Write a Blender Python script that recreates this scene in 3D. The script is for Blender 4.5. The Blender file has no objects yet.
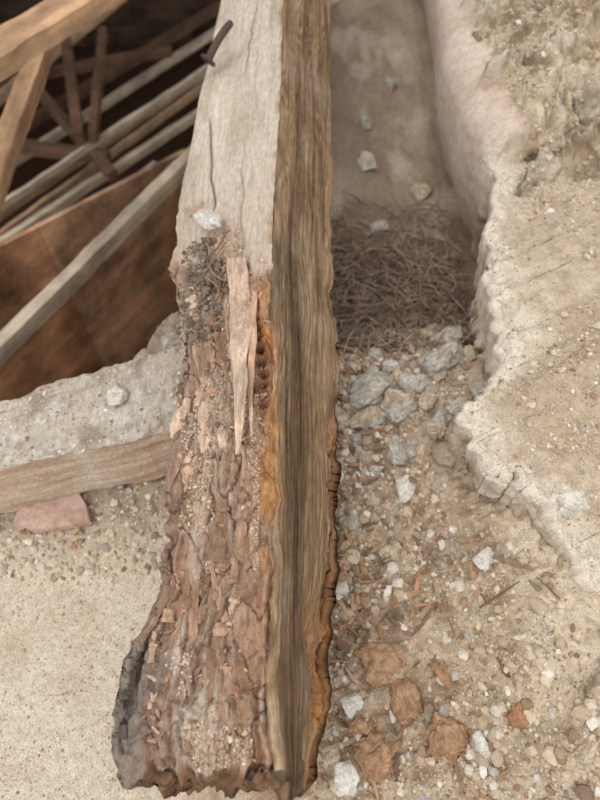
import bpy, bmesh, math, numpy as np
from mathutils import Vector, Matrix
rng=np.random.default_rng(7)
# ---------------------------------------------------------------- helpers
def lin(c):
    c=np.asarray(c,float)/255.0
    return np.where(c<=0.04045,c/12.92,((c+0.055)/1.055)**2.4)
def sm(a,b,x):
    t=np.clip((x-a)/(b-a),0,1); return t*t*(3-2*t)
def _h(x,y,z,s):
    h=(x.astype(np.uint32)*np.uint32(374761393)+y.astype(np.uint32)*np.uint32(668265263)
       +z.astype(np.uint32)*np.uint32(2246822519)+np.uint32((s*3266489917)&0xffffffff))
    h=(h^(h>>np.uint32(13)))*np.uint32(1274126177)
    h=(h^(h>>np.uint32(16)))*np.uint32(2654435761)
    h=h^(h>>np.uint32(15))
    return h.astype(np.float64)/4294967295.0
def vn(x,y,z=0.0,s=0):
    x,y,z=np.broadcast_arrays(np.asarray(x,float),np.asarray(y,float),np.asarray(z,float))
    xf,yf,zf=np.floor(x),np.floor(y),np.floor(z)
    xi,yi,zi=xf.astype(np.int64),yf.astype(np.int64),zf.astype(np.int64)
    a,b,c=x-xf,y-yf,z-zf
    a=a*a*(3-2*a);b=b*b*(3-2*b);c=c*c*(3-2*c)
    r=0
    for i in (0,1):
        for j in (0,1):
            for k in (0,1):
                r=r+_h(xi+i,yi+j,zi+k,s)*(a if i else 1-a)*(b if j else 1-b)*(c if k else 1-c)
    return r*2-1
def fbm(x,y,z=0.0,s=0,o=4):
    r=0;a=1;t=0
    x=np.asarray(x,float);y=np.asarray(y,float);z=np.asarray(z,float)
    for i in range(o):
        r=r+a*vn(x*2**i,y*2**i,z*2**i,s+i*17);t+=a;a*=.5
    return r/t*1.6
def voro(x,y,s=0,jit=.85):
    xi=np.floor(x);yi=np.floor(y)
    f1=np.full(x.shape,9.0);f2=np.full(x.shape,9.0);idv=np.zeros(x.shape)
    for i in (-1,0,1):
        for j in (-1,0,1):
            cx=(xi+i).astype(np.int64);cy=(yi+j).astype(np.int64);z0=np.zeros_like(cx)
            px=cx+.5+(_h(cx,cy,z0,s)-.5)*jit;py=cy+.5+(_h(cx,cy,z0,s+5)-.5)*jit
            d=np.hypot(x-px,y-py);r=_h(cx,cy,z0,s+9)
            nw=d<f1
            f2=np.where(nw,f1,np.minimum(f2,d));idv=np.where(nw,r,idv);f1=np.where(nw,d,f1)
    return f1,f2,idv
def mixc(a,b,m):
    m=np.clip(m,0,1)[...,None]; return a*(1-m)+b*m
def mk(name,V,F,col=None,puv=None,gm=None,mat=None,smooth=True,parent=None):
    V=np.ascontiguousarray(V,dtype=np.float32).reshape(-1,3)
    Fs=F if isinstance(F,list) else [F]
    Fs=[np.asarray(f,dtype=np.int32) for f in Fs if len(f)]
    me=bpy.data.meshes.new(name)
    me.vertices.add(len(V));me.vertices.foreach_set('co',V.ravel())
    flat=np.concatenate([f.ravel() for f in Fs]);me.loops.add(len(flat));me.loops.foreach_set('vertex_index',flat)
    tot=np.concatenate([np.full(len(f),f.shape[1],dtype=np.int32) for f in Fs])
    st=np.concatenate([[0],np.cumsum(tot)[:-1]]).astype(np.int32)
    me.polygons.add(len(tot));me.polygons.foreach_set('loop_start',st)
    try: me.polygons.foreach_set('loop_total',tot)
    except Exception: pass
    me.update(calc_edges=True);me.validate()
    me.polygons.foreach_set('use_smooth',np.full(len(me.polygons),smooth))
    n=len(V)
    if col is not None:
        a=me.attributes.new('Col','FLOAT_COLOR','POINT')
        c=np.ones((n,4),dtype=np.float32);c[:,:3]=np.asarray(col).reshape(-1,3) if np.ndim(col)>1 else np.asarray(col)
        a.data.foreach_set('color',c.ravel())
    if puv is not None:
        a=me.attributes.new('puv','FLOAT_VECTOR','POINT');a.data.foreach_set('vector',np.asarray(puv,dtype=np.float32).ravel())
    if gm is not None:
        a=me.attributes.new('gm','FLOAT','POINT');a.data.foreach_set('value',np.asarray(gm,dtype=np.float32).ravel())
    ob=bpy.data.objects.new(name,me);bpy.context.scene.collection.objects.link(ob)
    if mat: me.materials.append(mat)
    if parent: ob.parent=parent
    return ob
def gridf(ni,nj,closed=False):
    i=np.arange(ni-1)[:,None];j=np.arange(nj if closed else nj-1)[None,:]
    j2=(j+1)%nj
    return np.stack([i*nj+j,i*nj+j2,(i+1)*nj+j2,(i+1)*nj+j],-1).reshape(-1,4)
def gnorm(P,closed=False):
    di=np.gradient(P,axis=0)
    if closed: dj=(np.roll(P,-1,1)-np.roll(P,1,1))/2
    else: dj=np.gradient(P,axis=1)
    n=np.cross(di,dj);return n/(np.linalg.norm(n,axis=-1,keepdims=True)+1e-12)
# ---------------------------------------------------------------- materials
def nodes(name):
    m=bpy.data.materials.new(name);m.use_nodes=True;nt=m.node_tree;nt.nodes.clear()
    o=nt.nodes.new('ShaderNodeOutputMaterial');b=nt.nodes.new('ShaderNodeBsdfPrincipled')
    nt.links.new(b.outputs[0],o.inputs[0]);return m,nt,b
def mth(nt,op,a,b=None,c=None):
    n=nt.nodes.new('ShaderNodeMath');n.operation=op
    for i,v in enumerate((a,b,c)):
        if v is None: continue
        if isinstance(v,(int,float)): n.inputs[i].default_value=v
        else: nt.links.new(v,n.inputs[i])
    return n.outputs[0]
def noise(nt,vec,scale=(1,1,1),detail=4,rough=.6,off=(0,0,0)):
    mp=nt.nodes.new('ShaderNodeMapping');mp.inputs['Scale'].default_value=scale;mp.inputs['Location'].default_value=off
    nt.links.new(vec,mp.inputs['Vector'])
    n=nt.nodes.new('ShaderNodeTexNoise');n.inputs['Scale'].default_value=1;n.inputs['Detail'].default_value=detail;n.inputs['Roughness'].default_value=rough
    nt.links.new(mp.outputs[0],n.inputs['Vector']);return n.outputs['Fac']
def maprange(nt,v,a,b,c,d):
    n=nt.nodes.new('ShaderNodeMapRange')
    nt.links.new(v,n.inputs[0])
    for i,x in enumerate((a,b,c,d)): n.inputs[1+i].default_value=x
    return n.outputs[0]
def vscale(nt,col,f):
    n=nt.nodes.new('ShaderNodeVectorMath');n.operation='SCALE'
    nt.links.new(col,n.inputs[0]);nt.links.new(f,n.inputs['Scale']);return n.outputs[0]
def attr(nt,nm):
    n=nt.nodes.new('ShaderNodeAttribute');n.attribute_name=nm;return n
def bumpn(nt,b,h,dist,strength=1.0):
    n=nt.nodes.new('ShaderNodeBump');n.inputs['Strength'].default_value=strength;n.inputs['Distance'].default_value=dist
    nt.links.new(h,n.inputs['Height']);nt.links.new(n.outputs[0],b.inputs['Normal'])
def mat_earth(name,s1=60,s2=450,a1=.25,a2=.35,bump=.002,rough=.95,st=(1,1,1)):
    m,nt,b=nodes(name);tc=nt.nodes.new('ShaderNodeTexCoord').outputs['Object']
    n1=noise(nt,tc,tuple(s1*k for k in st),5,.68);n2=noise(nt,tc,tuple(s2*k for k in st),3,.7)
    f=mth(nt,'MULTIPLY',maprange(nt,n1,.3,.7,1-a1,1+a1),maprange(nt,n2,.3,.7,1-a2,1+a2))
    nt.links.new(vscale(nt,attr(nt,'Col').outputs['Color'],f),b.inputs['Base Color'])
    b.inputs['Roughness'].default_value=rough;b.inputs['Specular IOR Level'].default_value=.1
    h=mth(nt,'ADD',mth(nt,'MULTIPLY',n1,.8),mth(nt,'MULTIPLY',n2,.5));bumpn(nt,b,h,bump)
    return m
def mat_wood_beam(name):
    m,nt,b=nodes(name)
    pv=attr(nt,'puv').outputs['Vector'];gm=attr(nt,'gm').outputs['Fac'];col=attr(nt,'Col').outputs['Color']
    sep=nt.nodes.new('ShaderNodeSeparateXYZ');nt.links.new(pv,sep.inputs[0])
    low=noise(nt,pv,(16,1.9,1),2,.5);low2=noise(nt,pv,(60,3.0,1),2,.5,(7,2,0))
    ph=mth(nt,'ADD',mth(nt,'MULTIPLY',sep.outputs[0],820.0),mth(nt,'ADD',mth(nt,'MULTIPLY',low,120.0),mth(nt,'MULTIPLY',low2,9.0)))
    ring=mth(nt,'MULTIPLY_ADD',mth(nt,'SINE',ph),.5,.5)
    ring=mth(nt,'POWER',ring,.7)
    fib=noise(nt,pv,(1300,40,1),3,.65);fib2=noise(nt,pv,(300,8,1),5,.75,(3,1,0));pat=noise(nt,pv,(70,40,1),6,.75,(1,5,0))
    g=mth(nt,'MULTIPLY',maprange(nt,ring,0,1,.60,1.12),mth(nt,'MULTIPLY',maprange(nt,fib,.25,.75,.60,1.40),mth(nt,'MULTIPLY',maprange(nt,fib2,.3,.7,.58,1.42),maprange(nt,pat,.3,.7,.68,1.32))))
    tc=nt.nodes.new('ShaderNodeTexCoord').outputs['Object']
    n1=noise(nt,tc,(190,60,190),6,.72);n2=noise(nt,tc,(800,500,800),3,.7)
    r=mth(nt,'MULTIPLY',maprange(nt,n1,.3,.7,.68,1.32),maprange(nt,n2,.3,.7,.72,1.28))
    mx=nt.nodes.new('ShaderNodeMix');nt.links.new(gm,mx.inputs[0]);nt.links.new(r,mx.inputs[2]);nt.links.new(g,mx.inputs[3])
    nt.links.new(vscale(nt,col,mx.outputs[0]),b.inputs['Base Color'])
    b.inputs['Roughness'].default_value=.95;b.inputs['Specular IOR Level'].default_value=.08
    h=mth(nt,'ADD',mth(nt,'MULTIPLY',mx.outputs[0],.7),mth(nt,'MULTIPLY',n2,.6));bumpn(nt,b,h,.0020)
    return m
def mat_timber(name,c,dark=.7):
    m,nt,b=nodes(name);tc=nt.nodes.new('ShaderNodeTexCoord').outputs['Object']
    n1=noise(nt,tc,(3,60,60),4,.6);n2=noise(nt,tc,(6,9,9),5,.7)
    f=mth(nt,'MULTIPLY',maprange(nt,n1,.3,.7,dark,1.25),maprange(nt,n2,.3,.7,.55,1.4))
    rgb=nt.nodes.new('ShaderNodeRGB');rgb.outputs[0].default_value=(*lin(c),1)
    nt.links.new(vscale(nt,rgb.outputs[0],f),b.inputs['Base Color']);b.inputs['Roughness'].default_value=.9
    bumpn(nt,b,n1,.002);return m
M_ground=mat_earth('sandy_earth',70,420,.18,.32,.0024)
M_wall=mat_earth('weathered_plaster',55,380,.18,.28,.0040)
M_stone=mat_earth('stone_grain',90,600,.22,.24,.0020)
M_peb=mat_earth('gravel_grain',200,900,.1,.15,.0006)
M_flake=mat_earth('wood_flake',200,700,.38,.28,.0022,st=(1,.16,1))
M_beam=mat_wood_beam('rotted_wood')
# ---------------------------------------------------------------- ground
def bankY(X): return .52+.45*(X+.2)+.30*sm(-.37,-.27,X)
def base_h(X,Y):
    right=.195+.025*sm(.1,.5,Y)-.20*sm(.60,.86,Y)+.06*sm(1.2,2.5,Y)-1.2*sm(2.6,2.75,Y)
    right=right+.07*sm(.1,.4,X)*(1-sm(.5,.8,Y))+.035*sm(.22,.36,X)*(1-sm(.35,.5,Y))
    yb=bankY(X)
    left=.10+.045*sm(.25,.45,Y)-1.45*sm(yb,yb+.10,Y)
    m=sm(-.17,-.08,X+.02*vn(Y*8,Y*0,0,3))
    return right*m+left*(1-m)
def ground_h(X,Y):
    h=base_h(X,Y)
    rub=sm(-.1,.0,X)*(1-sm(.8,1.0,Y))
    lf=1-sm(-.2,-.1,X)
    nearx=sm(.28,.42,Y)*lf
    f=fbm(X*9,Y*9,0,11,4)*.018*rub+fbm(X*40,Y*40,0,12,4)*.011*(rub+nearx*.7)+fbm(X*150,Y*150,0,14,2)*.0028*(rub+.5*nearx+.12)
    f=f+fbm(X*5,Y*5,0,15,3)*.006
    f=f+fbm(X*14,Y*14,0,16,4)*.013*sm(.8,1.0,Y)
    return h+f
def axis(a,fa,fb,b,fine,coarse_n):
    lo=a+(fa-a)*(1-(1-np.linspace(0,1,coarse_n,endpoint=False))**1.6)
    hi=fb+(b-fb)*(np.linspace(0,1,coarse_n+1)[1:]**1.6)
    return np.concatenate([lo,np.arange(fa,fb,fine),[fb],hi])
gx=axis(-3.2,-.62,.62,2.2,.003,60);gy=axis(-1.2,-.12,.95,4.8,.003,130)
GX,GY=np.meshgrid(gx,gy,indexing='ij')
GZ=ground_h(GX,GY)
lf=1-sm(-.2,-.08,GX)
og=np.ones(GX.shape+(3,))
n=fbm(GX*6,GY*6,0,31,4);n2=fbm(GX*45,GY*45,0,33,4)
cl=mixc(lin((212,198,177))*og,lin((190,174,152)),sm(.1,.8,n))
cl=mixc(cl,lin((201,183,161)),sm(.1,.7,fbm(GX*18,GY*18,0,37,5))*.6)
cl=mixc(cl,lin((152,134,115)),sm(.27,.40,GY+n2*.03)*.75)
cr=mixc(lin((197,177,151))*og,lin((165,140,114)),sm(-.2,.7,n2))
cr=mixc(cr,lin((146,119,96)),sm(.28,.5,GY+n*.06)*(1-sm(.2,.34,GX+n2*.04))*.6)
cr=mixc(cr,lin((213,196,171)),sm(.2,.7,n)*sm(.12,.3,GX))
bed=mixc(lin((190,172,150))*og,lin((158,139,119)),sm(-.3,.6,fbm(GX*5,GY*3,0,35,5)))
bed=mixc(bed,lin((212,198,178)),sm(.2,.8,fbm(GX*11,GY*7,0,36,5))*.6)
bed=mixc(bed,lin((134,114,99)),1-sm(.95,1.25,GY+n*.10))
cr=mixc(cr,bed,sm(.62,.8,GY))
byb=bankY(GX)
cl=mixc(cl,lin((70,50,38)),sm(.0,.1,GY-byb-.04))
gc=mixc(cr,cl,lf)
ground=mk('ground',np.stack([GX,GY,GZ],-1),gridf(len(gx),len(gy)),gc,mat=M_ground)
# ---------------------------------------------------------------- main rotted beam
ys=np.concatenate([np.linspace(-.004,.9,660,endpoint=False),.9+1.4*np.linspace(0,1,280)**1.25])
def itp(pts,y):
    a=np.array(sorted(pts));v=np.interp(y,a[:,0],a[:,1]);k=np.ones(9)/9
    return np.convolve(np.pad(v,4,'edge'),k,'valid')
Lx=itp([(2.4,-.16),(1.49,-.177),(1.109,-.194),(.822,-.2045),(.65,-.202),(.58,-.186),(.426,-.165),(.282,-.165),(.175,-.169),(.125,-.198),(.063,-.204),(-.02,-.186)],ys)
Rx=itp([(2.4,-.036),(1.406,-.036),(1.045,-.036),(.775,-.041),(.567,-.040),(.401,-.031),(.266,-.025),(.154,-.027),(.06,-.022),(-.02,-.015)],ys)
Sx=itp([(2.4,.09),(1.665,.079),(1.237,.067),(.918,.060),(.671,.056),(.57,.060),(.475,.056),(.315,.052),(.182,.0465),(.12,.034),(.071,.036),(-.02,.016)],ys)
wL=fbm(ys*30,ys*0,0,41,5)*.007*(1-sm(.7,.85,ys))+fbm(ys*8,ys*0,0,42)*.002
wR=fbm(ys*26,ys*0,0,46,5)*.0045*(1-sm(.62,.72,ys))+fbm(ys*40,ys*0,0,47,4)*.0010
wS=fbm(ys*28,ys*0,0,43,5)*.007*(1-sm(.7,1.0,ys))+fbm(ys*30,ys*0,0,48,4)*.001
zz=np.zeros_like(ys)
Lz=.41+0*ys;Rz=.45+0*ys;Sz=.335+0*ys;Bx=Lx+.04;Bz=.285+0*ys
segs=[((Bx,Bz),(Lx,Lz),34,zz,wL),((Lx,Lz),(Rx,Rz),144,wL,wR),((Rx,Rz),(Sx,Sz),100,wR,wS),((Sx,Sz),(Bx,Bz),26,wS,zz)]
cols=[];sid=[];tt=[]
for k,(a,b,nn,wa,wb) in enumerate(segs):
    for t in np.linspace(0,1,nn,endpoint=False):
        cols.append(np.stack([a[0]*(1-t)+b[0]*t+wa*(1-t)**8+wb*t**8,ys,a[1]*(1-t)+b[1]*t],-1));sid.append(k);tt.append(t)
P=np.stack(cols,1);sid=np.array(sid);tt=np.array(tt)
NI,NJ=P.shape[:2]
cen=P.mean(1,keepdims=True)
N=gnorm(P,True)
if ((P-cen)*N).sum(-1).mean()<0:N=-N
for _ in range(3): N=(N+np.roll(N,1,1)+np.roll(N,-1,1));N/=np.linalg.norm(N,axis=-1,keepdims=True)
dj=np.linalg.norm(np.diff(P[300],axis=0),axis=-1);pm=np.concatenate([[0],np.cumsum(dj)])
PM=np.broadcast_to(pm[None,:],(NI,NJ));YY=np.broadcast_to(ys[:,None],(NI,NJ))
T=np.broadcast_to(tt[None,:],(NI,NJ));S=np.broadcast_to(sid[None,:],(NI,NJ))
top=(S==1).astype(float);side=(S==2).astype(float);lft=(S==0).astype(float)
XX=P[...,0]
w=fbm(PM*20,YY*10,0,51,4)
bound=.70+.08*w-.12*sm(.45,.95,T)*top
rot=(1-sm(0,.06,YY-bound))*(top+lft)
rot=np.where(S==2,(1-sm(0,.03,T))*(1-sm(.55,.65,YY)),rot)
endz=1-sm(.12,.24,YY)
wx=PM+.012*fbm(PM*30,YY*14,0,52,5);wy=YY+.045*fbm(PM*28,YY*14,0,53,5)
f1,f2,idv=voro(wx/.030,wy/.095,60);crack=1-sm(0,.07,f2-f1)
g1,g2,idw=voro(wx/.009,wy/.022,61);crack2=(1-sm(0,.14,g2-g1))*sm(-.1,.4,fbm(PM*24,YY*12,0,64,3))
fibr=fbm(PM*170,YY*9,0,54,5);lumps=fbm(PM*26,YY*12,0,55,5);crumb=fbm(PM*110,YY*80,0,65,4)
soft=sm(-.3,.4,fbm(PM*16,YY*7,0,68,3))
lay=np.round((fbm(PM*14,YY*7,0,66,5)+.25*idv)*3.2)/3.2
d=rot*(-.009+.009*lay+.005*(idv-.6)+.003*(idw-.5)*(1-soft)-.005*crack*(1-.5*soft)-.002*crack2+.0040*fibr*(1+endz)*(1-.5*soft)+.005*lumps+(.0012+.0024*soft)*crumb-.004*endz*(1+lumps))
d+= -.006*rot*top*np.exp(-((T-.60)/.15)**2)*(1-sm(.45,.6,YY))*(1+.6*w)
d+=.004*np.exp(-((T-.93)/.06)**2)*top*rot
pocket=top*np.exp(-((T-.83)/.055)**2)*sm(.38,.42,YY)*(1-sm(.52,.56,YY))
teeth=.5+.5*np.sin(YY*2*math.pi/.017+3*vn(YY*30,PM*30,0,69))
d-=pocket*(.006+.008*teeth)
step=top*sm(.062,.070,YY+.012*fbm(PM*30,PM*0,0,74,3))*(1-sm(.10,.16,YY))*sm(.25,.4,T)
d-=.008*step
d+=(1-rot)*(fbm(PM*250,YY*8,0,56,3)*.0006+fbm(PM*12,YY*4,0,57,3)*.002)
def crk(x0,y0,x1,y1,wd,dep):
    t=np.clip((YY-y0)/(y1-y0),0,1);xc=x0+(x1-x0)*t+.004*vn(YY*30,YY*0,0,70)
    return dep*np.exp(-((XX-xc)/wd)**2)*sm(min(y0,y1)-.01,min(y0,y1)+.03,YY)*(1-sm(max(y0,y1)-.03,max(y0,y1)+.01,YY))*top
ck=crk(-.172,1.05,-.140,.77,.0018,1.)+crk(-.085,1.6,-.11,1.15,.0014,.7)+crk(-.06,1.5,-.058,.9,.001,.3)+crk(-.10,.9,-.09,.68,.0014,.5)
d-=.004*ck
chip=np.exp(-((T-.99)/.05)**2)*top+np.exp(-((T)/.06)**2)*side
chm=sm(.1,.6,fbm(YY*14,PM*20,0,71,3))*(YY>.68)
d-=.004*chip*chm
sgr=fbm(PM*260,YY*5,0,58,4);slot=sm(.3,.65,fbm(PM*150,YY*4.5,0,63,4))
d+=side*(.0008*sgr+.0015*fbm(PM*30,YY*3,0,59,3)-.0020*slot*(T>.12)*(1-.5*sm(.8,1.2,YY)))
patchy=sm(-.1,.4,fbm(YY*7,PM*6,0,67,3)+.10)
lowrot=side*sm(.78,.95,T+.16*fbm(YY*26,PM*26,0,62,5))*(.08+.92*(1-sm(.5,.60,YY)))*patchy
endr=side*(1-sm(.12,.22,YY))*sm(.42,.8,T+.18*lumps)
d-=np.clip(lowrot+endr,0,1)*(.003+.014*np.abs(lumps)+.005*crack+.004*np.abs(crumb))
P2=P+N*d[...,None]
jag=(fbm(PM*35,PM*0,0,72,4)*.020+.008*idv)*(1-sm(-.005,.07,YY))
P2[...,1]+=jag
o=np.ones((NI,NJ,3))
pale=mixc(lin((232,217,197))*o,lin((209,191,169)),sm(-.3,.7,fbm(PM*35,YY*5,0,80,5)))
pale=mixc(pale,lin((190,169,147)),sm(.1,.9,fbm(PM*200,YY*6,0,81,3))*.45)
pale=mixc(pale,lin((218,196,176)),(1-sm(.75,.95,YY))*.6)
pale=mixc(pale,lin((90,72,56)),ck*.8)
pale=mixc(pale,lin((184,142,100)),chip*chm*.8)
cells=mixc(lin((196,162,136))*o,lin((168,136,112)),sm(.3,.9,idv))
cells=mixc(cells,lin((212,184,160)),sm(.5,.9,idw)*.45)
cells=mixc(cells,lin((192,138,100)),sm(.1,.7,lumps)*.55)
cells=mixc(cells,lin((222,201,180)),sm(.0,.8,fibr)*.5)
cells=mixc(cells,lin((134,104,84)),sm(.15,.8,-crumb)*.45)
sand=sm(-.05,.55,fbm(PM*24,YY*10,0,82,5)+.35*np.exp(-((T-.6)/.22)**2))*(1-.8*sm(.78,.86,T)*top)
cells=mixc(cells,lin((213,191,172)),sand*.6)
cells=mixc(cells,lin((92,68,54)),np.clip(crack*.55+crack2*.35,0,1)*(1-sand*.5))
org=np.exp(-((T-.90)/.12)**2)*top*(.5+.5*sm(.18,.26,YY))*(1-sm(.56,.66,YY))*sm(-.9,.1,fbm(PM*60,YY*22,0,83,4))
org=np.maximum(org,rot*side*.8)
orc=mixc(lin((212,154,98))*o,lin((178,120,74)),sm(-.2,.5,fbm(PM*90,YY*50,0,87,4)))
orc=mixc(orc,lin((204,172,138)),sm(.1,.7,fbm(PM*50,YY*30,0,93,4))*.6)
cells=mixc(cells,orc,org*.95)
cells=mixc(cells,lin((92,64,46)),pocket*teeth*.75)
grey=(1-sm(.12,.42,T+.10*w))*top+lft
cells=mixc(cells,lin((152,143,134)),grey*(1-sm(.10,.15,YY))*.75)
cells=mixc(cells,lin((150,132,118)),grey*sm(.13,.2,YY)*(1-sm(.3,.6,YY))*.45)
wp=np.exp(-(((XX+.105)/.022)**2+((YY-.045)/.035)**2))+.7*np.exp(-(((XX+.135)/.01)**2+((YY-.12)/.05)**2))
cells=mixc(cells,lin((228,211,190)),sm(.25,.8,wp+.4*fibr)*.9)
gl=np.exp(-(((XX+.150)/.038)**2+((YY-.62)/.08)**2))*top
glm=sm(.3,.7,gl+.3*lumps)*.85
gcol=mixc(lin((160,151,140))*o,lin((76,69,64)),sm(-.1,.5,crumb+.3*fibr))
cells=mixc(cells,gcol,glm);pale=mixc(pale,gcol,sm(.35,.8,gl+.3*lumps)*.8)
ctop=mixc(pale,cells,rot)
sc=mixc(lin((170,140,108))*o,lin((132,106,81)),sm(-.2,.6,fbm(PM*45,YY*3,0,84,4)))
sc=mixc(sc,lin((196,166,131)),sm(.2,.8,fbm(PM*80,YY*4,0,85,3))*.6)
sc=mixc(sc,lin((184,163,138)),sm(-.1,.7,fbm(PM*30,YY*12,0,88,5))*.45)
dk=np.exp(-((T-.34-.10*vn(YY*5,YY*0,0,86))/.20)**2)*(1-sm(.6,1.1,YY))*sm(-.8,.3,fbm(PM*30,YY*8,0,89,4))
sc=mixc(sc,lin((88,71,57)),dk*.6)
sc=mixc(sc,lin((74,58,46)),slot*.5*(T>.06))
sc=mixc(sc,orc*.92,np.clip(lowrot*.75+endr*.6,0,1))
sc=mixc(sc,orc,(1-sm(0,.05,T))*sm(.15,.25,YY)*(1-sm(.5,.64,YY))*sm(-.5,.3,fbm(PM*60,YY*22,0,83,4))*.8)
cb=np.where((S==2)[...,None],sc,ctop)
cb=np.where((S==3)[...,None],lin((100,76,56))*o,cb)
cb=np.where((S==0)[...,None],mixc(lin((160,138,114))*o,cells,1-sm(.65,.75,YY)),cb)
gmv=np.where(S==2,np.clip(1-lowrot*.8-endr*.6,0,1),np.where(S==1,(1-rot)*.26+rot*.2*(1-soft),.2))
V=[P2.reshape(-1,3)];C=[cb.reshape(-1,3)];PV=[np.stack([PM,YY,0*YY],-1).reshape(-1,3)];G=[gmv.ravel()]
F=[gridf(NI,NJ,True)]
def cap(ring_idx,ydir,flip):
    r0=P2[ring_idx];c0=r0.mean(0);base=ring_idx*NJ if ring_idx>=0 else (NI-1)*NJ
    prev=np.arange(NJ)+base;K=14
    off=sum(len(v) for v in V)
    for k in range(1,K+1):
        s=1-k/(K+.0); r=c0+(r0-c0)*s
        r[:,1]+=ydir*.004*min(k,3)/3+.010*fbm(r[:,0]*70,r[:,2]*120,0,90,3)
        V.append(r);C.append(mixc(lin((150,116,88))*np.ones((NJ,3)),lin((100,80,64)),sm(-.3,.5,fbm(r[:,0]*60,r[:,2]*160,0,91,3))))
        PV.append(np.stack([r[:,0],r[:,2],0*r[:,0]],-1));G.append(np.full(NJ,.1))
        cur=np.arange(NJ)+off;off+=NJ
        q=np.stack([prev,np.roll(prev,-1),np.roll(cur,-1),cur],-1)
        F.append(q[:,::-1] if flip else q);prev=cur
cap(0,-1,True);cap(-1,1,False)
beam=mk('rotted_wood_beam',np.concatenate(V),F,np.concatenate(C),np.concatenate(PV),np.concatenate(G),M_beam)
# ---------------------------------------------------------------- crossbeam
xs=np.linspace(-1.1,-.06,460)
Fy=np.interp(xs,[-1.1,-.45,-.2,-.05],[.2,.37,.437,.478])+.003*fbm(xs*20,xs*0,0,100)
By=np.interp(xs,[-1.1,-.45,-.2,-.05],[.33,.50,.612,.66])+.004*fbm(xs*18,xs*0,0,101)
zt=.298;zb=.15
sg=[((Fy+.004,zb),(Fy,zt),60),((Fy,zt),(By,zt-.004),80),((By,zt-.004),(By,zb),20),((By,zb),(Fy+.004,zb),14)]
cc=[];si=[];ti=[]
for k,(a,b,nn) in enumerate(sg):
    for t in np.linspace(0,1,nn,endpoint=False):
        cc.append(np.stack([xs,a[0]*(1-t)+b[0]*t,(a[1]*(1-t)+b[1]*t)+0*xs],-1));si.append(k);ti.append(t)
Q=np.stack(cc,1);si=np.array(si);ti=np.array(ti)
NQ=gnorm(Q,True)
if ((Q-Q.mean(1,keepdims=True))*NQ).sum(-1).mean()<0:NQ=-NQ
for _ in range(2): NQ=(NQ+np.roll(NQ,1,1)+np.roll(NQ,-1,1));NQ/=np.linalg.norm(NQ,axis=-1,keepdims=True)
qp=np.concatenate([[0],np.cumsum(np.linalg.norm(np.diff(Q[100],axis=0),axis=-1))])
QP=np.broadcast_to(qp,(Q.shape[:2]));QX=Q[...,0];SI=np.broadcast_to(si,Q.shape[:2]);TI=np.broadcast_to(ti,Q.shape[:2])
edge=np.exp(-(np.minimum(TI,1-TI)/.05)**2)
dq=.0018*fbm(QX*14,QP*120,0,102,4)+.003*fbm(QX*10,QP*14,0,103,3)+(SI==1)*.0026*fbm(QX*60,QP*60,0,104,5)-edge*.006*np.clip(fbm(QX*30,QP*5,0,105,4)+.3,0,1)
Q2=Q+NQ*dq[...,None]
oo=np.ones(Q.shape)
ct=mixc(lin((220,207,189))*oo,lin((186,168,149)),sm(-.2,.6,fbm(QX*22,QP*30,0,106,5)))
ct=mixc(ct,lin((236,228,214)),sm(.2,.8,fbm(QX*35,QP*35,0,107,5)))
ct=mixc(ct,lin((152,132,114)),sm(.3,.9,fbm(QX*50,QP*70,0,110,4))*.5)
cf=mixc(lin((236,210,184))*oo,lin((216,186,160)),sm(-.3,.6,fbm(QX*8,QP*70,0,108,4)))
cf=mixc(cf,lin((236,222,204)),sm(-.3,.5,fbm(QX*18,QP*18,0,109,5))*.8)
cq=np.where((SI==1)[...,None],ct,cf)
nv=Q.shape[0]*Q.shape[1];nj=Q.shape[1]
e1=np.arange(nj);e2=e1+(Q.shape[0]-1)*nj
fan1=np.stack([np.full(nj,nv),np.roll(e1,-1),e1],-1);fan2=np.stack([np.full(nj,nv+1),e2,np.roll(e2,-1)],-1)
Vq=np.concatenate([Q2.reshape(-1,3),[Q2[0].mean(0)],[Q2[-1].mean(0)]])
PVq=np.concatenate([np.stack([QP,QX,0*QX],-1).reshape(-1,3),np.zeros((2,3))])
Gq=np.concatenate([np.where(SI==1,.0,.04).ravel(),[0,0]])
Cq=np.concatenate([cq.reshape(-1,3),[lin((150,120,90))]*2])
xbeam=mk('timber_crossbeam',Vq,[gridf(Q.shape[0],nj,True),fan1,fan2],Cq,PVq,Gq,M_beam)
# ---------------------------------------------------------------- broken plaster wall on the right
ctr=np.array([(.34,3.0),(.325,1.9),(.314,1.514),(.298,1.265),(.310,1.09),(.340,.975),(.366,.94),(.356,.92),(.322,.785),(.303,.61),(.294,.516),(.245,.47),(.225,.416),(.237,.37),(.264,.335),(.315,.30),(.38,.22),(.50,.12),(.66,.02),(.9,-.1),(1.3,-.2)])
sl=np.concatenate([[0],np.cumsum(np.linalg.norm(np.diff(ctr,axis=0),axis=1))])
ss=np.concatenate([np.linspace(0,1.4,150,endpoint=False),np.linspace(1.4,3.4,820,endpoint=False),np.linspace(3.4,sl[-1],60)])
cx=np.interp(ss,sl,ctr[:,0]);cy=np.interp(ss,sl,ctr[:,1])
ker=np.ones(7)/7
cx=np.convolve(np.pad(cx,3,'edge'),ker,'valid');cy=np.convolve(np.pad(cy,3,'edge'),ker,'valid')
rg=sm(2.1,2.3,ss);band=sm(.95,1.0,cy)
cx=cx+(.002+.014*rg)*fbm(ss*18,ss*0,0,120,6);cy=cy+(.002+.014*rg)*fbm(ss*18,ss*0,3,121,6)
front=1-sm(.15,.42,cy)
rimz=.368-.07*front+.075*band
botz=.17-.27*sm(.5,.75,cy)
und=.010+.22*sm(.55,.8,cy)
cr0=.006+.055*band
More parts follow.
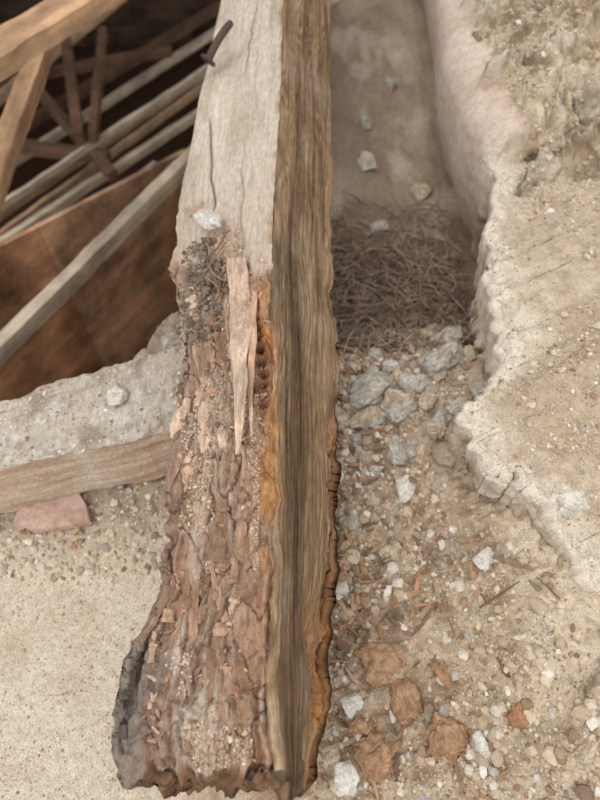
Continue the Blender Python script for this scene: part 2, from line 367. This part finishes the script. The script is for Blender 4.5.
Ix=np.full_like(ss,1.5);Iy=np.interp(ss,[0,1.4,3.4,sl[-1]],[3.2,1.9,.35,-.15])
rows=[]; tv=[]
for t in np.linspace(0,1,48,endpoint=False):
    k=math.sin(t*math.pi/2)
    rows.append(np.stack([cx+und*(1-k),cy+.0*t,botz+(rimz-cr0-botz)*t],-1));tv.append(-1+t)
for t in np.linspace(0,1,18,endpoint=False):
    a=t*math.pi/2
    rows.append(np.stack([cx+cr0*(1-math.cos(a)),cy,rimz-cr0+cr0*math.sin(a)],-1));tv.append(0.0001*t)
for t in np.linspace(0,1,300):
    q=t**1.6
    rows.append(np.stack([cx+cr0+(Ix-cx-cr0)*q,cy+(Iy-cy)*q,rimz+.14*sm(0,.5,q)],-1));tv.append(.001+q)
Wp=np.stack(rows,1);TV=np.broadcast_to(np.array(tv),Wp.shape[:2])
WN=gnorm(Wp)
if WN[:,-100:,2].mean()<0:WN=-WN
X,Y,Z=Wp[...,0],Wp[...,1],Wp[...,2];dx_=X-cx[:,None];BD=np.broadcast_to(band[:,None],X.shape)
adobe=sm(.90,.97,Y+.07*fbm(X*12,Y*12,0,130,4))*sm(.050,.075,dx_+.03*fbm(X*18,Y*18,0,131,5))
adobe=np.where(TV<0,0,adobe)
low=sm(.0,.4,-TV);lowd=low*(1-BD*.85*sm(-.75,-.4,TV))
gran=sm(-.1,.5,fbm(X*6,Y*6,0,132,4)+1.1*(1-sm(.38,.62,Y)))*sm(.04,.10,dx_+.02*fbm(X*25,Y*25,0,150,3))*(TV>0)
b1,b2,bid=voro((X+.015*fbm(X*30,Y*30,0,145,4))/.06,(Y+.015*fbm(X*30,Y*30,0,146,4))/.06,140);b3,b4,bid2=voro((X+.004*fbm(X*80,Y*80,0,151,3))/.020,Y/.022,141)
spall=np.round((fbm(X*9,Y*9,0,147,6))*2.5)/2.5
sb=1-BD*(1-adobe)*.85
dw=.007*fbm(X*8,Y*8,Z*8,133,4)*sb+(.0026*fbm(X*60,Y*60,Z*60,134,4)*(1+1.3*gran)+.0055*spall*(TV>0))*sb+.004*(TV>0)*gran*(bid2-.5)
dw+=adobe*(.014+.044*fbm(X*10,Y*10,Z*10,135,6)+.044*(bid-.5)*sm(.0,.12,b2-b1)+.020*(bid2-.5)*sm(0,.12,b4-b3)+.006*fbm(X*90,Y*90,0,136,3))
dw+=lowd*(.026*fbm(X*14,Y*14,Z*20,137,6)+.010*fbm(X*60,Y*60,Z*60,138,4))
dw+=.014*(TV>=-.3)*np.exp(-((dx_-.015)/.03)**2)*fbm(X*34,Y*34,0,139,5)*rg[:,None]
W2=Wp+WN*dw[...,None]
ow=np.ones(Wp.shape)
cw=mixc(lin((214,198,175))*ow,lin((192,172,148)),sm(-.2,.7,fbm(X*9,Y*9,Z*9,142,6)))
cw=mixc(cw,lin((174,153,129)),sm(.1,.9,fbm(X*40,Y*40,Z*40,148,4))*.55)
cw=mixc(cw,lin((228,216,198)),(1-sm(.015,.05,dx_+.016*fbm(X*40,Y*40,0,149,4)))*(TV>-.3)*.8)
cw=mixc(cw,lin((187,166,141)),gran*.7)
cw=mixc(cw,mixc(lin((218,197,180))*ow,lin((200,176,158)),sm(-.2,.8,fbm(X*9,Y*9,Z*9,152,4))),BD*(1-adobe)*.85)
ca=mixc(lin((208,190,162))*ow,lin((168,147,121)),sm(-.2,.5,fbm(X*25,Y*25,Z*25,143,5)))
ca=mixc(ca,lin((218,208,192)),sm(.75,.95,bid)*.6)
ca=mixc(ca,lin((100,84,68)),np.clip((1-sm(0,.08,b2-b1))*.5+sm(.1,.7,-fbm(X*10,Y*10,Z*10,135,6))*.4,0,1))
cw=mixc(cw,ca,adobe)
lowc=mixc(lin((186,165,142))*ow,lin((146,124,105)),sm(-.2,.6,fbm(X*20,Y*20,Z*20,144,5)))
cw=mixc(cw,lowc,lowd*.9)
wall=mk('broken_plaster_wall',W2,gridf(*Wp.shape[:2]),cw,mat=M_wall)
# ---------------------------------------------------------------- gravel / sand
ICO_V=[];ph=(1+5**.5)/2
for a,b in ((-1,ph),(1,ph),(-1,-ph),(1,-ph)): ICO_V.append((a,b,0))
for a,b in ((-1,ph),(1,ph),(-1,-ph),(1,-ph)): ICO_V.append((0,a,b))
for a,b in ((-1,ph),(1,ph),(-1,-ph),(1,-ph)): ICO_V.append((b,0,a))
ICO_V=np.array(ICO_V)/math.hypot(1,ph)
ICO_F=np.array([(0,11,5),(0,5,1),(0,1,7),(0,7,10),(0,10,11),(1,5,9),(5,11,4),(11,10,2),(10,7,6),(7,1,8),(3,9,4),(3,4,2),(3,2,6),(3,6,8),(3,8,9),(4,9,5),(2,4,11),(6,2,10),(8,6,7),(9,8,1)])
def subdiv(V,F):
    V=list(map(tuple,V));cache={};out=[]
    def mid(a,b):
        k=(min(a,b),max(a,b))
        if k not in cache:
            m=(np.array(V[a])+np.array(V[b]))/2;m/=np.linalg.norm(m);V.append(tuple(m));cache[k]=len(V)-1
        return cache[k]
    for a,b,c in F:
        x,y,z=mid(a,b),mid(b,c),mid(c,a);out+=[(a,x,z),(b,y,x),(c,z,y),(x,y,z)]
    return np.array(V),np.array(out)
def rotm(n):
    q=rng.normal(size=(n,4));q/=np.linalg.norm(q,axis=1,keepdims=True);w,x,y,z=q.T
    return np.stack([1-2*(y*y+z*z),2*(x*y-w*z),2*(x*z+w*y),2*(x*y+w*z),1-2*(x*x+z*z),2*(y*z-w*x),2*(x*z-w*y),2*(y*z+w*x),1-2*(x*x+y*y)],-1).reshape(n,3,3)
PAL=lin(np.array([(208,190,164),(192,172,146),(221,210,194),(176,156,132),(170,138,108),(180,171,160),(225,217,204),(150,126,104)]))
def scatter(name,pts,size,pal_p,jit=.22,parent=None,pal=PAL,mat=M_peb):
    n=len(pts);Bv,Bf=ICO_V,ICO_F
    if n<9000 and size.mean()>.0028: Bv,Bf=subdiv(Bv,Bf)
    sc=rng.uniform(.6,1.25,(n,1,3));v=Bv[None]*sc*(1+rng.normal(0,jit,(n,len(Bv),1)).clip(-.4,.4)*(1 if len(Bv)<20 else .6))
    v=np.einsum('nij,nkj->nki',rotm(n),v);v[...,2]*=.75
    v=v*size[:,None,None]+pts[:,None,:];v[...,2]+=size[:,None]*.2
    c=pal[rng.choice(len(pal),n,p=np.array(pal_p)/sum(pal_p))]*rng.uniform(.85,1.12,(n,1))
    c=np.repeat(c[:,None],len(Bv),1)
    f=(Bf[None]+np.arange(n)[:,None,None]*len(Bv)).reshape(-1,3)
    return mk(name,v.reshape(-1,3),f,c.reshape(-1,3),mat=mat,smooth=False,parent=parent)
def gpts(n,x0,x1,y0,y1,den=None):
    x=rng.uniform(x0,x1,n*3);y=rng.uniform(y0,y1,n*3)
    if den is not None:
        k=rng.uniform(0,1,n*3)<den(x,y);x,y=x[k],y[k]
    x,y=x[:n],y[:n];return np.stack([x,y,ground_h(x,y)],-1)
dr=lambda x,y:np.clip(.40+.6*fbm(x*8,y*8,0,150,3)+.35*(y>.2)*(x<.28),0.08,1)
p=gpts(36000,-.02,.70,-.15,.72,dr);scatter('gravel_fine',p,rng.lognormal(math.log(.0016),.38,len(p)).clip(.0008,.004),[.26,.2,.12,.16,.08,.08,.03,.06],parent=ground)
p=gpts(4600,-.01,.6,-.15,.75,dr);scatter('gravel_coarse',p,rng.lognormal(math.log(.0038),.45,len(p)).clip(.0022,.012),[.24,.2,.13,.18,.10,.1,.03,.06],parent=ground)
p=gpts(12000,-.7,-.15,-.15,.5);scatter('sand_grains',p,rng.lognormal(math.log(.0010),.38,len(p)).clip(.0006,.003),[.3,.22,.2,.12,.04,.04,.04,.02],parent=ground)
p=gpts(2000,-.75,-.13,.27,.50);scatter('gravel_debris',p,rng.lognormal(math.log(.0030),.45,len(p)).clip(.0015,.010),[.2,.2,.14,.16,.14,.08,.02,.06],parent=ground)
def surf(Pg,mask,n):
    ii=np.argwhere(mask);k=ii[rng.choice(len(ii),n)];return Pg[k[:,0],k[:,1]]+0
p=surf(P2,(rot>.5)&(S==1)&(sand>.3)&(T<.84),6500);scatter('sand_on_wood',p,rng.lognormal(math.log(.00095),.4,len(p)).clip(.0005,.0028),[.4,.2,.2,.1,.08,.03,.01,.05],parent=beam,pal=PAL*np.array([1,.93,.88]))
p=surf(P2,(S==1)&(gl>.2)&(fbm(PM*30,YY*30,0,151,3)>-.1),1300);scatter('mould_crumbs',p,rng.lognormal(math.log(.0017),.55,len(p)).clip(.0007,.007),[.1,.2,.05,.25,.1,.2,.0,.4],parent=beam,pal=PAL*.52)
p=surf(Q2,(SI==1)&(QX>-.8)&(QX<-.1),1900);scatter('grit_on_crossbeam',p,rng.lognormal(math.log(.0014),.5,len(p)).clip(.0007,.006),[.25,.15,.3,.1,.04,.05,.12,.04],parent=xbeam)
p=surf(W2,(TV>0.003)&(X<.8)&((gran>.3)|(adobe>.5))&(Y<1.9),13000);scatter('grit_on_wall',p,rng.lognormal(math.log(.0018),.5,len(p)).clip(.0009,.012),[.3,.24,.14,.16,.05,.06,.02,.04],parent=wall)
p=surf(W2,(TV>0.003)&(X<.7)&(Y<.95)&(gran<.3),2500);scatter('grit_on_wall_fine',p,rng.lognormal(math.log(.0012),.4,len(p)).clip(.0007,.004),[.3,.24,.14,.16,.06,.06,.02,.04],parent=wall)
# ---------------------------------------------------------------- stones
SV,SF=ICO_V,ICO_F
for _ in range(4): SV,SF=subdiv(SV,SF)
def stone(name,x,y,z,sx,sy,sz,c1,c2,seed,rz=0.,rough=.22,mat=M_stone,boxy=.75,tilt=0.,parent=None):
    r=np.random.default_rng(seed);v=np.sign(SV)*np.abs(SV)**boxy
    for _ in range(8):
        nrm=r.normal(size=3);nrm/=np.linalg.norm(nrm);h=r.uniform(.55,.9)
        pr=v@nrm;v=v-np.outer(np.clip(pr-h,0,None)*.95,nrm)
    f=fbm(SV[:,0]*2+seed,SV[:,1]*2,SV[:,2]*2,seed,5);f2=fbm(SV[:,0]*8,SV[:,1]*8+seed,SV[:,2]*8,seed+3,4)
    v*=(1+rough*f+.09*f2)[:,None]
    v*=np.array([sx,sy,sz])/2;c,s=math.cos(tilt),math.sin(tilt)
    v=np.stack([v[:,0],v[:,1]*c-v[:,2]*s,v[:,1]*s+v[:,2]*c],-1);c,s=math.cos(rz),math.sin(rz)
    v=np.stack([v[:,0]*c-v[:,1]*s,v[:,0]*s+v[:,1]*c,v[:,2]],-1)+np.array([x,y,z])
    col=mixc(lin(c1)*np.ones((len(v),3)),lin(c2),sm(-.4,.5,f2+.5*f))
    return mk(name,v,SF,col,mat=mat,parent=parent)
def gs(name,x,y,sx,sy,sz,c1,c2,seed,rz=0,**k):
    z=float(ground_h(np.array([x]),np.array([y]))[0])+sz*.12
    return stone(name,x,y,z,sx,sy,sz,c1,c2,seed,rz,**k)
GREY=((200,193,181),(164,154,140));WHT=((228,222,211),(204,194,179));CLAY=((186,150,118),(154,119,90));TAN=((210,192,167),(176,156,133));ORG=((192,148,112),(162,120,88))
for nm,x,y,sx,sy,sz,c,rz in [
 ('mortar_chunk',.119,.56,.12,.06,.055,GREY,.7),('mortar_chunk',.154,.438,.056,.03,.03,GREY,1.9),('plaster_chip',.168,.382,.050,.036,.026,WHT,.5),
 ('mortar_chunk',.19,.565,.048,.04,.035,GREY,0),('mortar_chunk',.275,.68,.06,.05,.05,GREY,.2),('mortar_chunk',.245,.60,.09,.055,.05,GREY,.6),
 ('plaster_chip',.255,.254,.038,.030,.018,WHT,.4),('stone',.31,.255,.022,.022,.016,TAN,0),('stone',.245,.2,.022,.032,.015,TAN,.2),
 ('mortar_chunk',.076,.325,.03,.03,.02,GREY,.3),('plaster_chip',.069,.078,.028,.032,.018,WHT,.1),('plaster_chip',.058,-.004,.040,.038,.024,WHT,.6),
 ('stone',.038,.016,.028,.032,.022,TAN,0),('clay_clod',.114,.125,.082,.058,.036,CLAY,.1),('clay_clod',.137,.083,.04,.055,.034,CLAY,.3),
 ('clay_clod',.184,.036,.052,.066,.036,CLAY,.2),('clay_clod',.090,.018,.048,.045,.03,CLAY,.5),('clay_clod',.080,.052,.036,.034,.024,CLAY,.5),
 ('clay_clod',.272,.06,.028,.024,.018,ORG,.5),('stone',.37,.085,.06,.045,.03,TAN,.3),
 ('mortar_chunk',.205,.515,.04,.03,.03,TAN,1.),('stone',.09,.47,.03,.025,.02,GREY,.3),('stone',.13,.50,.034,.02,.02,GREY,.9),
 ('stone',.225,.03,.016,.03,.012,WHT,.3),
 ('stone',.06,.40,.02,.02,.014,WHT,.2),('stone',.11,.20,.016,.02,.012,TAN,.2),('stone',.30,.13,.016,.018,.012,TAN,.2),('stone',.2,.16,.014,.018,.01,WHT,.2),
 ('stone',-.20,.30,.018,.016,.012,GREY,.2),('stone',.325,.02,.03,.02,.014,TAN,.5),
 ('mortar_chunk',.30,.77,.10,.08,.08,TAN,.4),('mortar_chunk',.26,.73,.06,.05,.05,TAN,1.4),('mortar_chunk',-.24,.72,.07,.06,.05,GREY,.4),('mortar_chunk',-.29,.66,.05,.06,.04,TAN,.4)]:
    gs(nm,x,y,sx,sy,sz,c[0],c[1],int(abs(x*7919+y*104729))%997+1,rz,parent=ground if nm in('stone',) else None, rough=.34 if nm=='clay_clod' else .22)
for x,y,sx,sy,sz,c in [(.185,1.42,.06,.07,.04,WHT),(.19,1.60,.05,.06,.04,GREY),(.2,1.157,.05,.04,.04,GREY),(.32,1.3,.05,.05,.05,TAN),(.27,1.75,.04,.05,.04,GREY)]:
    gs('background_stone',x,y,sx,sy,sz,c[0],c[1],int(x*9000+y*500),.3)
r9=np.random.default_rng(21)
for k in range(34):
    x=r9.uniform(.06,.30);y=r9.uniform(.47,.68) if k<22 else r9.uniform(.28,.47);s=r9.uniform(.016,.046)
    if k>=22: x=r9.uniform(.05,.24);s*=.6
    c=[TAN,GREY,TAN,GREY][k%4];gs('rubble_piece',x,y,s*1.3,s,s*.8,c[0],c[1],300+k,r9.uniform(0,3),parent=ground)
stone('plaster_chip_on_wall',.362,.312,.343,.052,.047,.03,*WHT,501,.4,parent=wall)
stone('plaster_chip_on_beam',-.1455,.737,.444,.036,.045,.02,*WHT,502,.5,parent=beam)
stone('plaster_chip_on_crossbeam',-.285,.50,.304,.030,.042,.022,*WHT,503,.2,parent=xbeam)
# flat broken brick tile half under the crossbeam
pg=np.array([(-.472,.352),(-.44,.338),(-.395,.343),(-.345,.352),(-.352,.372),(-.372,.405),(-.43,.402),(-.466,.385)])
pc=pg.mean(0);Vb=[];nb=len(pg)
for z_,s_ in ((.132,.97),(.146,1.),(.150,.97)):
    for a_ in range(nb*8):
        i0=a_//8;f_=(a_%8)/8;q_=pg[i0]*(1-f_)+pg[(i0+1)%nb]*f_
        q_=pc+(q_-pc)*s_*(1+.02*float(fbm(np.array(a_*.4),np.array(0.),0,7,3)));Vb.append((q_[0],q_[1],z_+.12*(q_[1]-.345)))
Vb.append((pc[0],pc[1],.150+.12*(pc[1]-.345)));Vb.append((pc[0],pc[1],.132));m8=nb*8;i_=np.arange(m8);j_=(i_+1)%m8
Fb=[np.concatenate([np.stack([i_,j_,j_+m8,i_+m8],-1),np.stack([i_+m8,j_+m8,j_+2*m8,i_+2*m8],-1)]),np.concatenate([np.stack([i_+2*m8,j_+2*m8,np.full(m8,3*m8)],-1),np.stack([j_,i_,np.full(m8,3*m8+1)],-1)])]
Vb=np.array(Vb);mk('brick_fragment',Vb,Fb,mixc(lin((206,178,162))*np.ones((len(Vb),3)),lin((184,152,134)),sm(-.3,.5,fbm(Vb[:,0]*60,Vb[:,1]*60,0,9,3))),mat=M_stone,smooth=False)
# ---------------------------------------------------------------- sticks, splinters
def sliver(cx_,cy_,cz,L,W,Th,ang,tilt,seed,n=14,taper=(.5,1.,.15),curve=0.,ragged=.5):
    r=np.random.default_rng(seed);t=np.linspace(0,1,n);base=np.interp(t,[0,.35,1],taper)*W/2
    ph_=r.uniform(0,50,2)
    wl=base*(1+ragged*.5*fbm(t*5+ph_[0],t*0,0,seed,4));wr=base*(1+ragged*.5*fbm(t*5+ph_[1],t*0,0,seed+1,4))
    zz=.25*W*fbm(t*3+ph_[0],t*0,0,seed+2,2)
    c,s=math.cos(ang),math.sin(ang);V=[]
    for i in range(n):
        l=(t[i]-.5)*L;off=curve*math.sin(t[i]*math.pi)*L
        for a,b in ((-1,-1),(0,-.8),(1,-1),(1,1),(0,1.5),(-1,1)):
            ww=wl[i] if a<0 else wr[i]
            lx=l;ly=off+a*ww;lz=b*Th/2*(.4+.6*ww/(W/2+1e-9))+math.sin(tilt)*l+zz[i]
            V.append((cx_+c*lx-s*ly,cy_+s*lx+c*ly,cz+lz))
    F=[]
    for i in range(n-1):
        for j in range(6):
            F.append((i*6+j,i*6+(j+1)%6,(i+1)*6+(j+1)%6,(i+1)*6+j))
    for o_ in (0,(n-1)*6): F.append((o_,o_+1,o_+4,o_+5));F.append((o_+1,o_+2,o_+3,o_+4))
    return np.array(V),np.array(F)
def slivers(name,items,parent=None,mat=M_stone,smooth=False):
    Vs=[];Fs=[];Cs=[];o=0
    for it,c in items:
        v,f=sliver(**it);Vs.append(v);Fs.append(f+o);o+=len(v)
        cc_=np.tile(c,(len(v),1))*(1+.25*fbm(v[:,0]*60,v[:,1]*30,0,5,4))[:,None];Cs.append(cc_)
    return mk(name,np.concatenate(Vs),np.concatenate(Fs),np.concatenate(Cs),mat=mat,smooth=smooth,parent=parent)
slivers('wood_splinter_flap',[(dict(cx_=-.084,cy_=.49,cz=.4425,L=.33,W=.034,Th=.006,ang=-math.pi/2+.05,tilt=.045,seed=17,n=110,taper=(.8,.95,.12),ragged=.65,curve=.015),lin((200,173,150))),
  (dict(cx_=-.062,cy_=.47,cz=.4440,L=.24,W=.012,Th=.005,ang=-math.pi/2+.02,tilt=.03,seed=23,n=80,taper=(.6,1,.2),ragged=.9,curve=-.01),lin((192,158,130)))],parent=beam,mat=M_flake)
def topz(x,y):
    i=int(np.argmin(abs(ys-y)));j=34+int(np.clip((x-Lx[i])/(Rx[i]-Lx[i]),0.05,.95)*143);return P2[i,j,2]
it=[]
for k in range(34):
    x=rng.uniform(-.165,-.06);y=rng.uniform(.03,.60)
    it.append((dict(cx_=x,cy_=y,cz=topz(x,y)-.0015,L=rng.uniform(.025,.08),W=rng.uniform(.006,.018),Th=rng.uniform(.003,.006),ang=math.pi/2+rng.normal(0,.14),tilt=rng.normal(0,.05),seed=k,n=26,taper=(.7,1,.5),ragged=1.1),
      lin([(184,150,124),(202,174,150),(164,132,108),(192,160,134)][k%4])))
slivers('rot_flakes',it,parent=beam,mat=M_flake)
it=[]
for k in range(220):
    x=rng.uniform(-.16,-.045);y=rng.uniform(.01,.66)
    it.append((dict(cx_=x,cy_=y,cz=topz(x,y),L=rng.uniform(.004,.014),W=rng.uniform(.0015,.006),Th=rng.uniform(.0015,.003),ang=rng.uniform(0,3.14),tilt=rng.normal(0,.12),seed=k,n=6,taper=(.7,1,.5),ragged=1.),
      lin([(164,130,104),(204,174,148),(138,108,86),(192,148,110)][k%4])))
slivers('rot_crumbs',it,parent=beam,mat=M_flake)
it=[]
for k in range(12):
    x=-.125+rng.normal(0,.014);y=.65+rng.normal(0,.04)
    it.append((dict(cx_=x,cy_=y,cz=topz(x,y)+.006+rng.uniform(0,.006),L=rng.uniform(.03,.07),W=.0018,Th=.0018,ang=rng.uniform(.9,2.4),tilt=rng.normal(0,.08),seed=k+50,taper=(1,1,.7),curve=rng.normal(0,.12)),lin([(140,112,90),(166,138,112)][k%2])))
slivers('dry_fibres',it,parent=beam)
it=[]
for k in range(380):
    x=abs(rng.normal(.04,.10))+.02;y=rng.uniform(.15,.66) if k%4 else rng.uniform(-.05,.3);x=min(x,.4)
    z=float(ground_h(np.array([x]),np.array([y]))[0])+.003;big=1.7 if k%8==0 else 1
    it.append((dict(cx_=x,cy_=y,cz=z,L=big*rng.uniform(.01,.04),W=big*rng.uniform(.0015,.008),Th=rng.uniform(.001,.004),ang=rng.uniform(0,3.14),tilt=rng.normal(0,.2),seed=k,n=7,taper=(.7,1,.4)),
      lin([(166,132,102),(184,153,122),(130,104,84),(186,144,108),(152,128,106)][k%5])))
slivers('wood_chips',it,parent=ground)
it=[]
for k in range(3200):
    y=.66+.62*rng.beta(1.4,2.2);x=rng.uniform(-.05,.38)
    z=float(base_h(np.array([x]),np.array([y]))[0])+rng.uniform(-.005,.03)
    it.append((dict(cx_=x,cy_=y,cz=z,L=rng.uniform(.03,.08),W=.0022,Th=.002,ang=rng.uniform(0,3.14),tilt=rng.normal(0,.2),seed=k,n=4,taper=(1,1,.7),curve=rng.normal(0,.1)),
      lin([(158,139,123),(136,117,102),(182,163,144),(150,125,104)][k%4])))
slivers('dry_pine_needles',it,parent=ground)
# ---------------------------------------------------------------- rusty nail
m,nt,b=nodes('rust');tc=nt.nodes.new('ShaderNodeTexCoord').outputs['Object'];n1=noise(nt,tc,(300,)*3,4,.6)
cr_=nt.nodes.new('ShaderNodeValToRGB');cr_.color_ramp.elements[0].color=(*lin((48,38,36)),1);cr_.color_ramp.elements[1].color=(*lin((112,86,76)),1)
nt.links.new(n1,cr_.inputs[0]);nt.links.new(cr_.outputs[0],b.inputs['Base Color']);b.inputs['Roughness'].default_value=.7;b.inputs['Metallic'].default_value=.2;bumpn(nt,b,n1,.001);M_rust=m
def tube(path,rad,n=16):
    path=np.array(path,float);V=[];F=[]
    for i,pt in enumerate(path):
        d_=path[min(i+1,len(path)-1)]-path[max(i-1,0)];d_/=np.linalg.norm(d_);u=np.cross(d_,(0,0,1));u/=np.linalg.norm(u);w_=np.cross(d_,u)
        for k in range(n):
            a=2*math.pi*k/n;V.append(pt+rad[i]*(math.cos(a)*u+math.sin(a)*w_))
    for i in range(len(path)-1):
        for k in range(n): F.append((i*n+k,i*n+(k+1)%n,(i+1)*n+(k+1)%n,(i+1)*n+k))
    return np.array(V),np.array(F)
h=np.array((-.180,1.180,.446));e=np.array((-.131,1.235,.492));dv=(e-h)/np.linalg.norm(e-h)
pth=[h-dv*.001,h,h+dv*.002,h+dv*.004,h+dv*.0045]+[h+(e-h)*t+np.array((0,0,.006*math.sin(t*3.14))) for t in (.09,.25,.45,.65,.85,.96,1.)]
v,f=tube(pth,[.0005,.016,.0165,.0155,.0078,.0076,.0074,.0074,.0074,.0072,.0060,.0006])
mk('rusty_nail',v,f,mat=M_rust)
# ---------------------------------------------------------------- attic behind: rafters, plywood, added light-blocking roof and walls
def timber(name,p0,p1,w_,t_,mat,roll=0):
    p0=Vector(p0);p1=Vector(p1);L=(p1-p0).length;n=24;V=[];F=[];r=np.random.default_rng(int(L*1e4)%999)
    prof=[(-1,-.9),(-.9,-1),(.9,-1),(1,-.9),(1,.9),(.9,1),(-.9,1),(-1,.9)]
    for i in range(n+1):
        x=(i/n-.5)*L;wob=r.normal(0,.0014,2)
        for a,b_ in prof: V.append((x,a*w_/2+wob[0],b_*t_/2+wob[1]))
    k=len(prof)
    for i in range(n):
        for j in range(k): F.append((i*k+j,i*k+(j+1)%k,(i+1)*k+(j+1)%k,(i+1)*k+j))
    ob=mk(name,np.array(V),np.array(F),mat=mat,smooth=False)
    bm=bmesh.new();bm.from_mesh(ob.data);bm.verts.ensure_lookup_table()
    bm.faces.new([bm.verts[j] for j in range(k)][::-1]);bm.faces.new([bm.verts[n*k+j] for j in range(k)]);bm.to_mesh(ob.data);bm.free()
    d_=(p1-p0).normalized();ob.rotation_mode='QUATERNION'
    y_=Vector((0,0,1)).cross(d_).normalized();z_=d_.cross(y_)
    R=Matrix((d_,y_,z_)).transposed()@Matrix.Rotation(roll,3,'X')
    ob.rotation_quaternion=R.to_quaternion();ob.location=(p0+p1)/2;return ob
MT=[mat_timber('pale_timber',(212,195,170)),mat_timber('tan_timber',(190,158,126)),mat_timber('grey_timber',(176,164,148)),mat_timber('brown_timber',(116,88,68)),mat_timber('orange_timber',(204,164,126))]
for nm,p0,p1,w_,t_,mi in [
 ('roof_rafter',(-.99,.80,-.3),(-.2,2.24,-.3),.042,.06,0),
 ('roof_rafter',(-1.6,1.45,-.7),(-.3,3.02,-.7),.030,.04,0),
 ('roof_rafter',(-1.55,1.62,-.62),(-.3,3.00,-.50),.018,.03,0),
 ('roof_rafter',(-1.7,1.5,-.8),(-.3,3.5,-.8),.022,.04,1),
 ('roof_rafter',(-1.3,1.05,-.42),(-.6,2.15,-.52),.018,.03,2),
 ('roof_rafter',(-1.2,1.10,-.50),(-.5,1.95,-.42),.014,.03,0),
 ('roof_rafter',(-1.8,1.8,-.9),(-.4,3.7,-.9),.03,.05,1),
 ('roof_rafter',(-1.9,2.1,-.9),(-.4,4.1,-.9),.022,.05,0),
 ('roof_rafter',(-2.1,2.3,-.95),(-.5,4.4,-.95),.04,.06,3),
 ('truss_chord',(-.9,1.12,.32),(-.40,2.0,.30),.10,.05,4),
 ('truss_chord',(-1.05,1.5,.30),(-.55,2.38,.28),.04,.05,2),
 ('truss_chord',(-.79,1.1,.06),(-.745,2.1,.16),.055,.05,4),
 ('truss_web',(-1.4,2.98,-.6),(-.80,2.18,-.6),.045,.05,3),
 ('truss_web',(-1.16,3.1,-.5),(-.94,2.3,-.5),.045,.05,3),
 ('truss_web',(-.985,3.15,-.5),(-.88,2.3,-.5),.035,.05,3),
 ('truss_web',(-1.45,2.42,-.6),(-.85,2.33,-.62),.05,.05,3),
 ('truss_web',(-1.75,3.0,-.7),(-.7,3.35,-.7),.04,.05,3),
 ('truss_web',(-1.7,2.7,-.75),(-.9,3.6,-.5),.03,.05,1),
 ('ceiling_batten',(0.0,2.10,.06),(.50,2.66,.06),.05,.04,0),
 ('ceiling_batten',(0.0,2.24,.03),(.50,2.86,.03),.04,.04,2)]:
    timber(nm,p0,p1,w_,t_,MT[mi])
def mat_ply(name,c,k=1.):
    m,nt,b=nodes(name);tc=nt.nodes.new('ShaderNodeTexCoord').outputs['Object']
    n1=noise(nt,tc,(2.,2.,14),5,.65);n2=noise(nt,tc,(4,4,4),6,.7)
    f=mth(nt,'MULTIPLY',maprange(nt,n1,.3,.7,.6,1.4),maprange(nt,n2,.3,.7,.25,1.75))
    rgb=nt.nodes.new('ShaderNodeRGB');rgb.outputs[0].default_value=(*lin(c),1)
    nt.links.new(vscale(nt,rgb.outputs[0],f),b.inputs['Base Color']);b.inputs['Roughness'].default_value=.85;b.inputs['Specular IOR Level'].default_value=.15;return m
MP=mat_ply('plywood',(200,152,116));MP2=mat_ply('plywood_lighter',(208,168,134));MD=mat_ply('dark_boards',(92,74,60))
def slab(name,c4,th,mat):
    c4=[Vector(c) for c in c4];n_=(c4[1]-c4[0]).cross(c4[3]-c4[0]).normalized()*th
    V=np.array([tuple(c) for c in c4]+[tuple(c+n_) for c in c4])
    F=np.array([(0,1,2,3),(7,6,5,4),(0,4,5,1),(1,5,6,2),(2,6,7,3),(3,7,4,0)])
    return mk(name,V,F,mat=mat,smooth=False)
def pw(s,z): return (-1.25+.8*s,.80+1.26*s,z)
slab('plywood_panel',[pw(0,-1.33),pw(.52,-1.33),pw(.52,-.22),pw(0,-.04)],.018,MP)
slab('plywood_panel',[pw(.522,-1.33),pw(1,-1.33),pw(1,-.38),pw(.522,-.22)],.018,MP2)
slab('shade_roof',[(-3.1,1.85,1.6),(.0,1.85,1.6),(.0,4.6,2.0),(-3.1,4.6,2.0)],.03,MD)  # added above the view to block sky light and darken the attic
slab('shade_wall_back',[(-3.1,4.6,-1.5),(2.1,4.6,-1.5),(2.1,4.6,2.0),(-3.1,4.6,2.0)],.05,MD)  # dark far wall added to close off the attic and keep it dark
slab('shade_wall_left',[(-3.1,.9,-1.5),(-3.1,4.6,-1.5),(-3.1,4.6,1.7),(-3.1,.9,1.7)],-.05,MD)  # unseen side wall added to keep light out of the attic
# ---------------------------------------------------------------- light, camera
wd=bpy.data.worlds.new('overcast_sky');bpy.context.scene.world=wd;wd.use_nodes=True
bg=wd.node_tree.nodes['Background'];bg.inputs[0].default_value=(.97,.98,1.0,1);bg.inputs[1].default_value=1.06
sl_=bpy.data.lights.new('sun','SUN');sl_.energy=1.1;sl_.angle=math.radians(40);sl_.color=(1,.97,.94)
so=bpy.data.objects.new('sun',sl_);bpy.context.scene.collection.objects.link(so);so.location=(-1,-1,4)
so.rotation_euler=Vector((.40,.35,-1)).to_track_quat('-Z','Y').to_euler()
cam=bpy.data.cameras.new('camera');co=bpy.data.objects.new('camera',cam);bpy.context.scene.collection.objects.link(co)
co.location=(0,0,1.10);co.rotation_euler=(math.radians(31.7),0,0)
cam.sensor_fit='VERTICAL';cam.sensor_height=24;cam.lens=18.12;cam.clip_start=.01
cam.dof.use_dof=True;cam.dof.focus_distance=.74;cam.dof.aperture_fstop=2.6
bpy.context.scene.camera=co
bpy.context.scene.view_settings.view_transform='Standard'
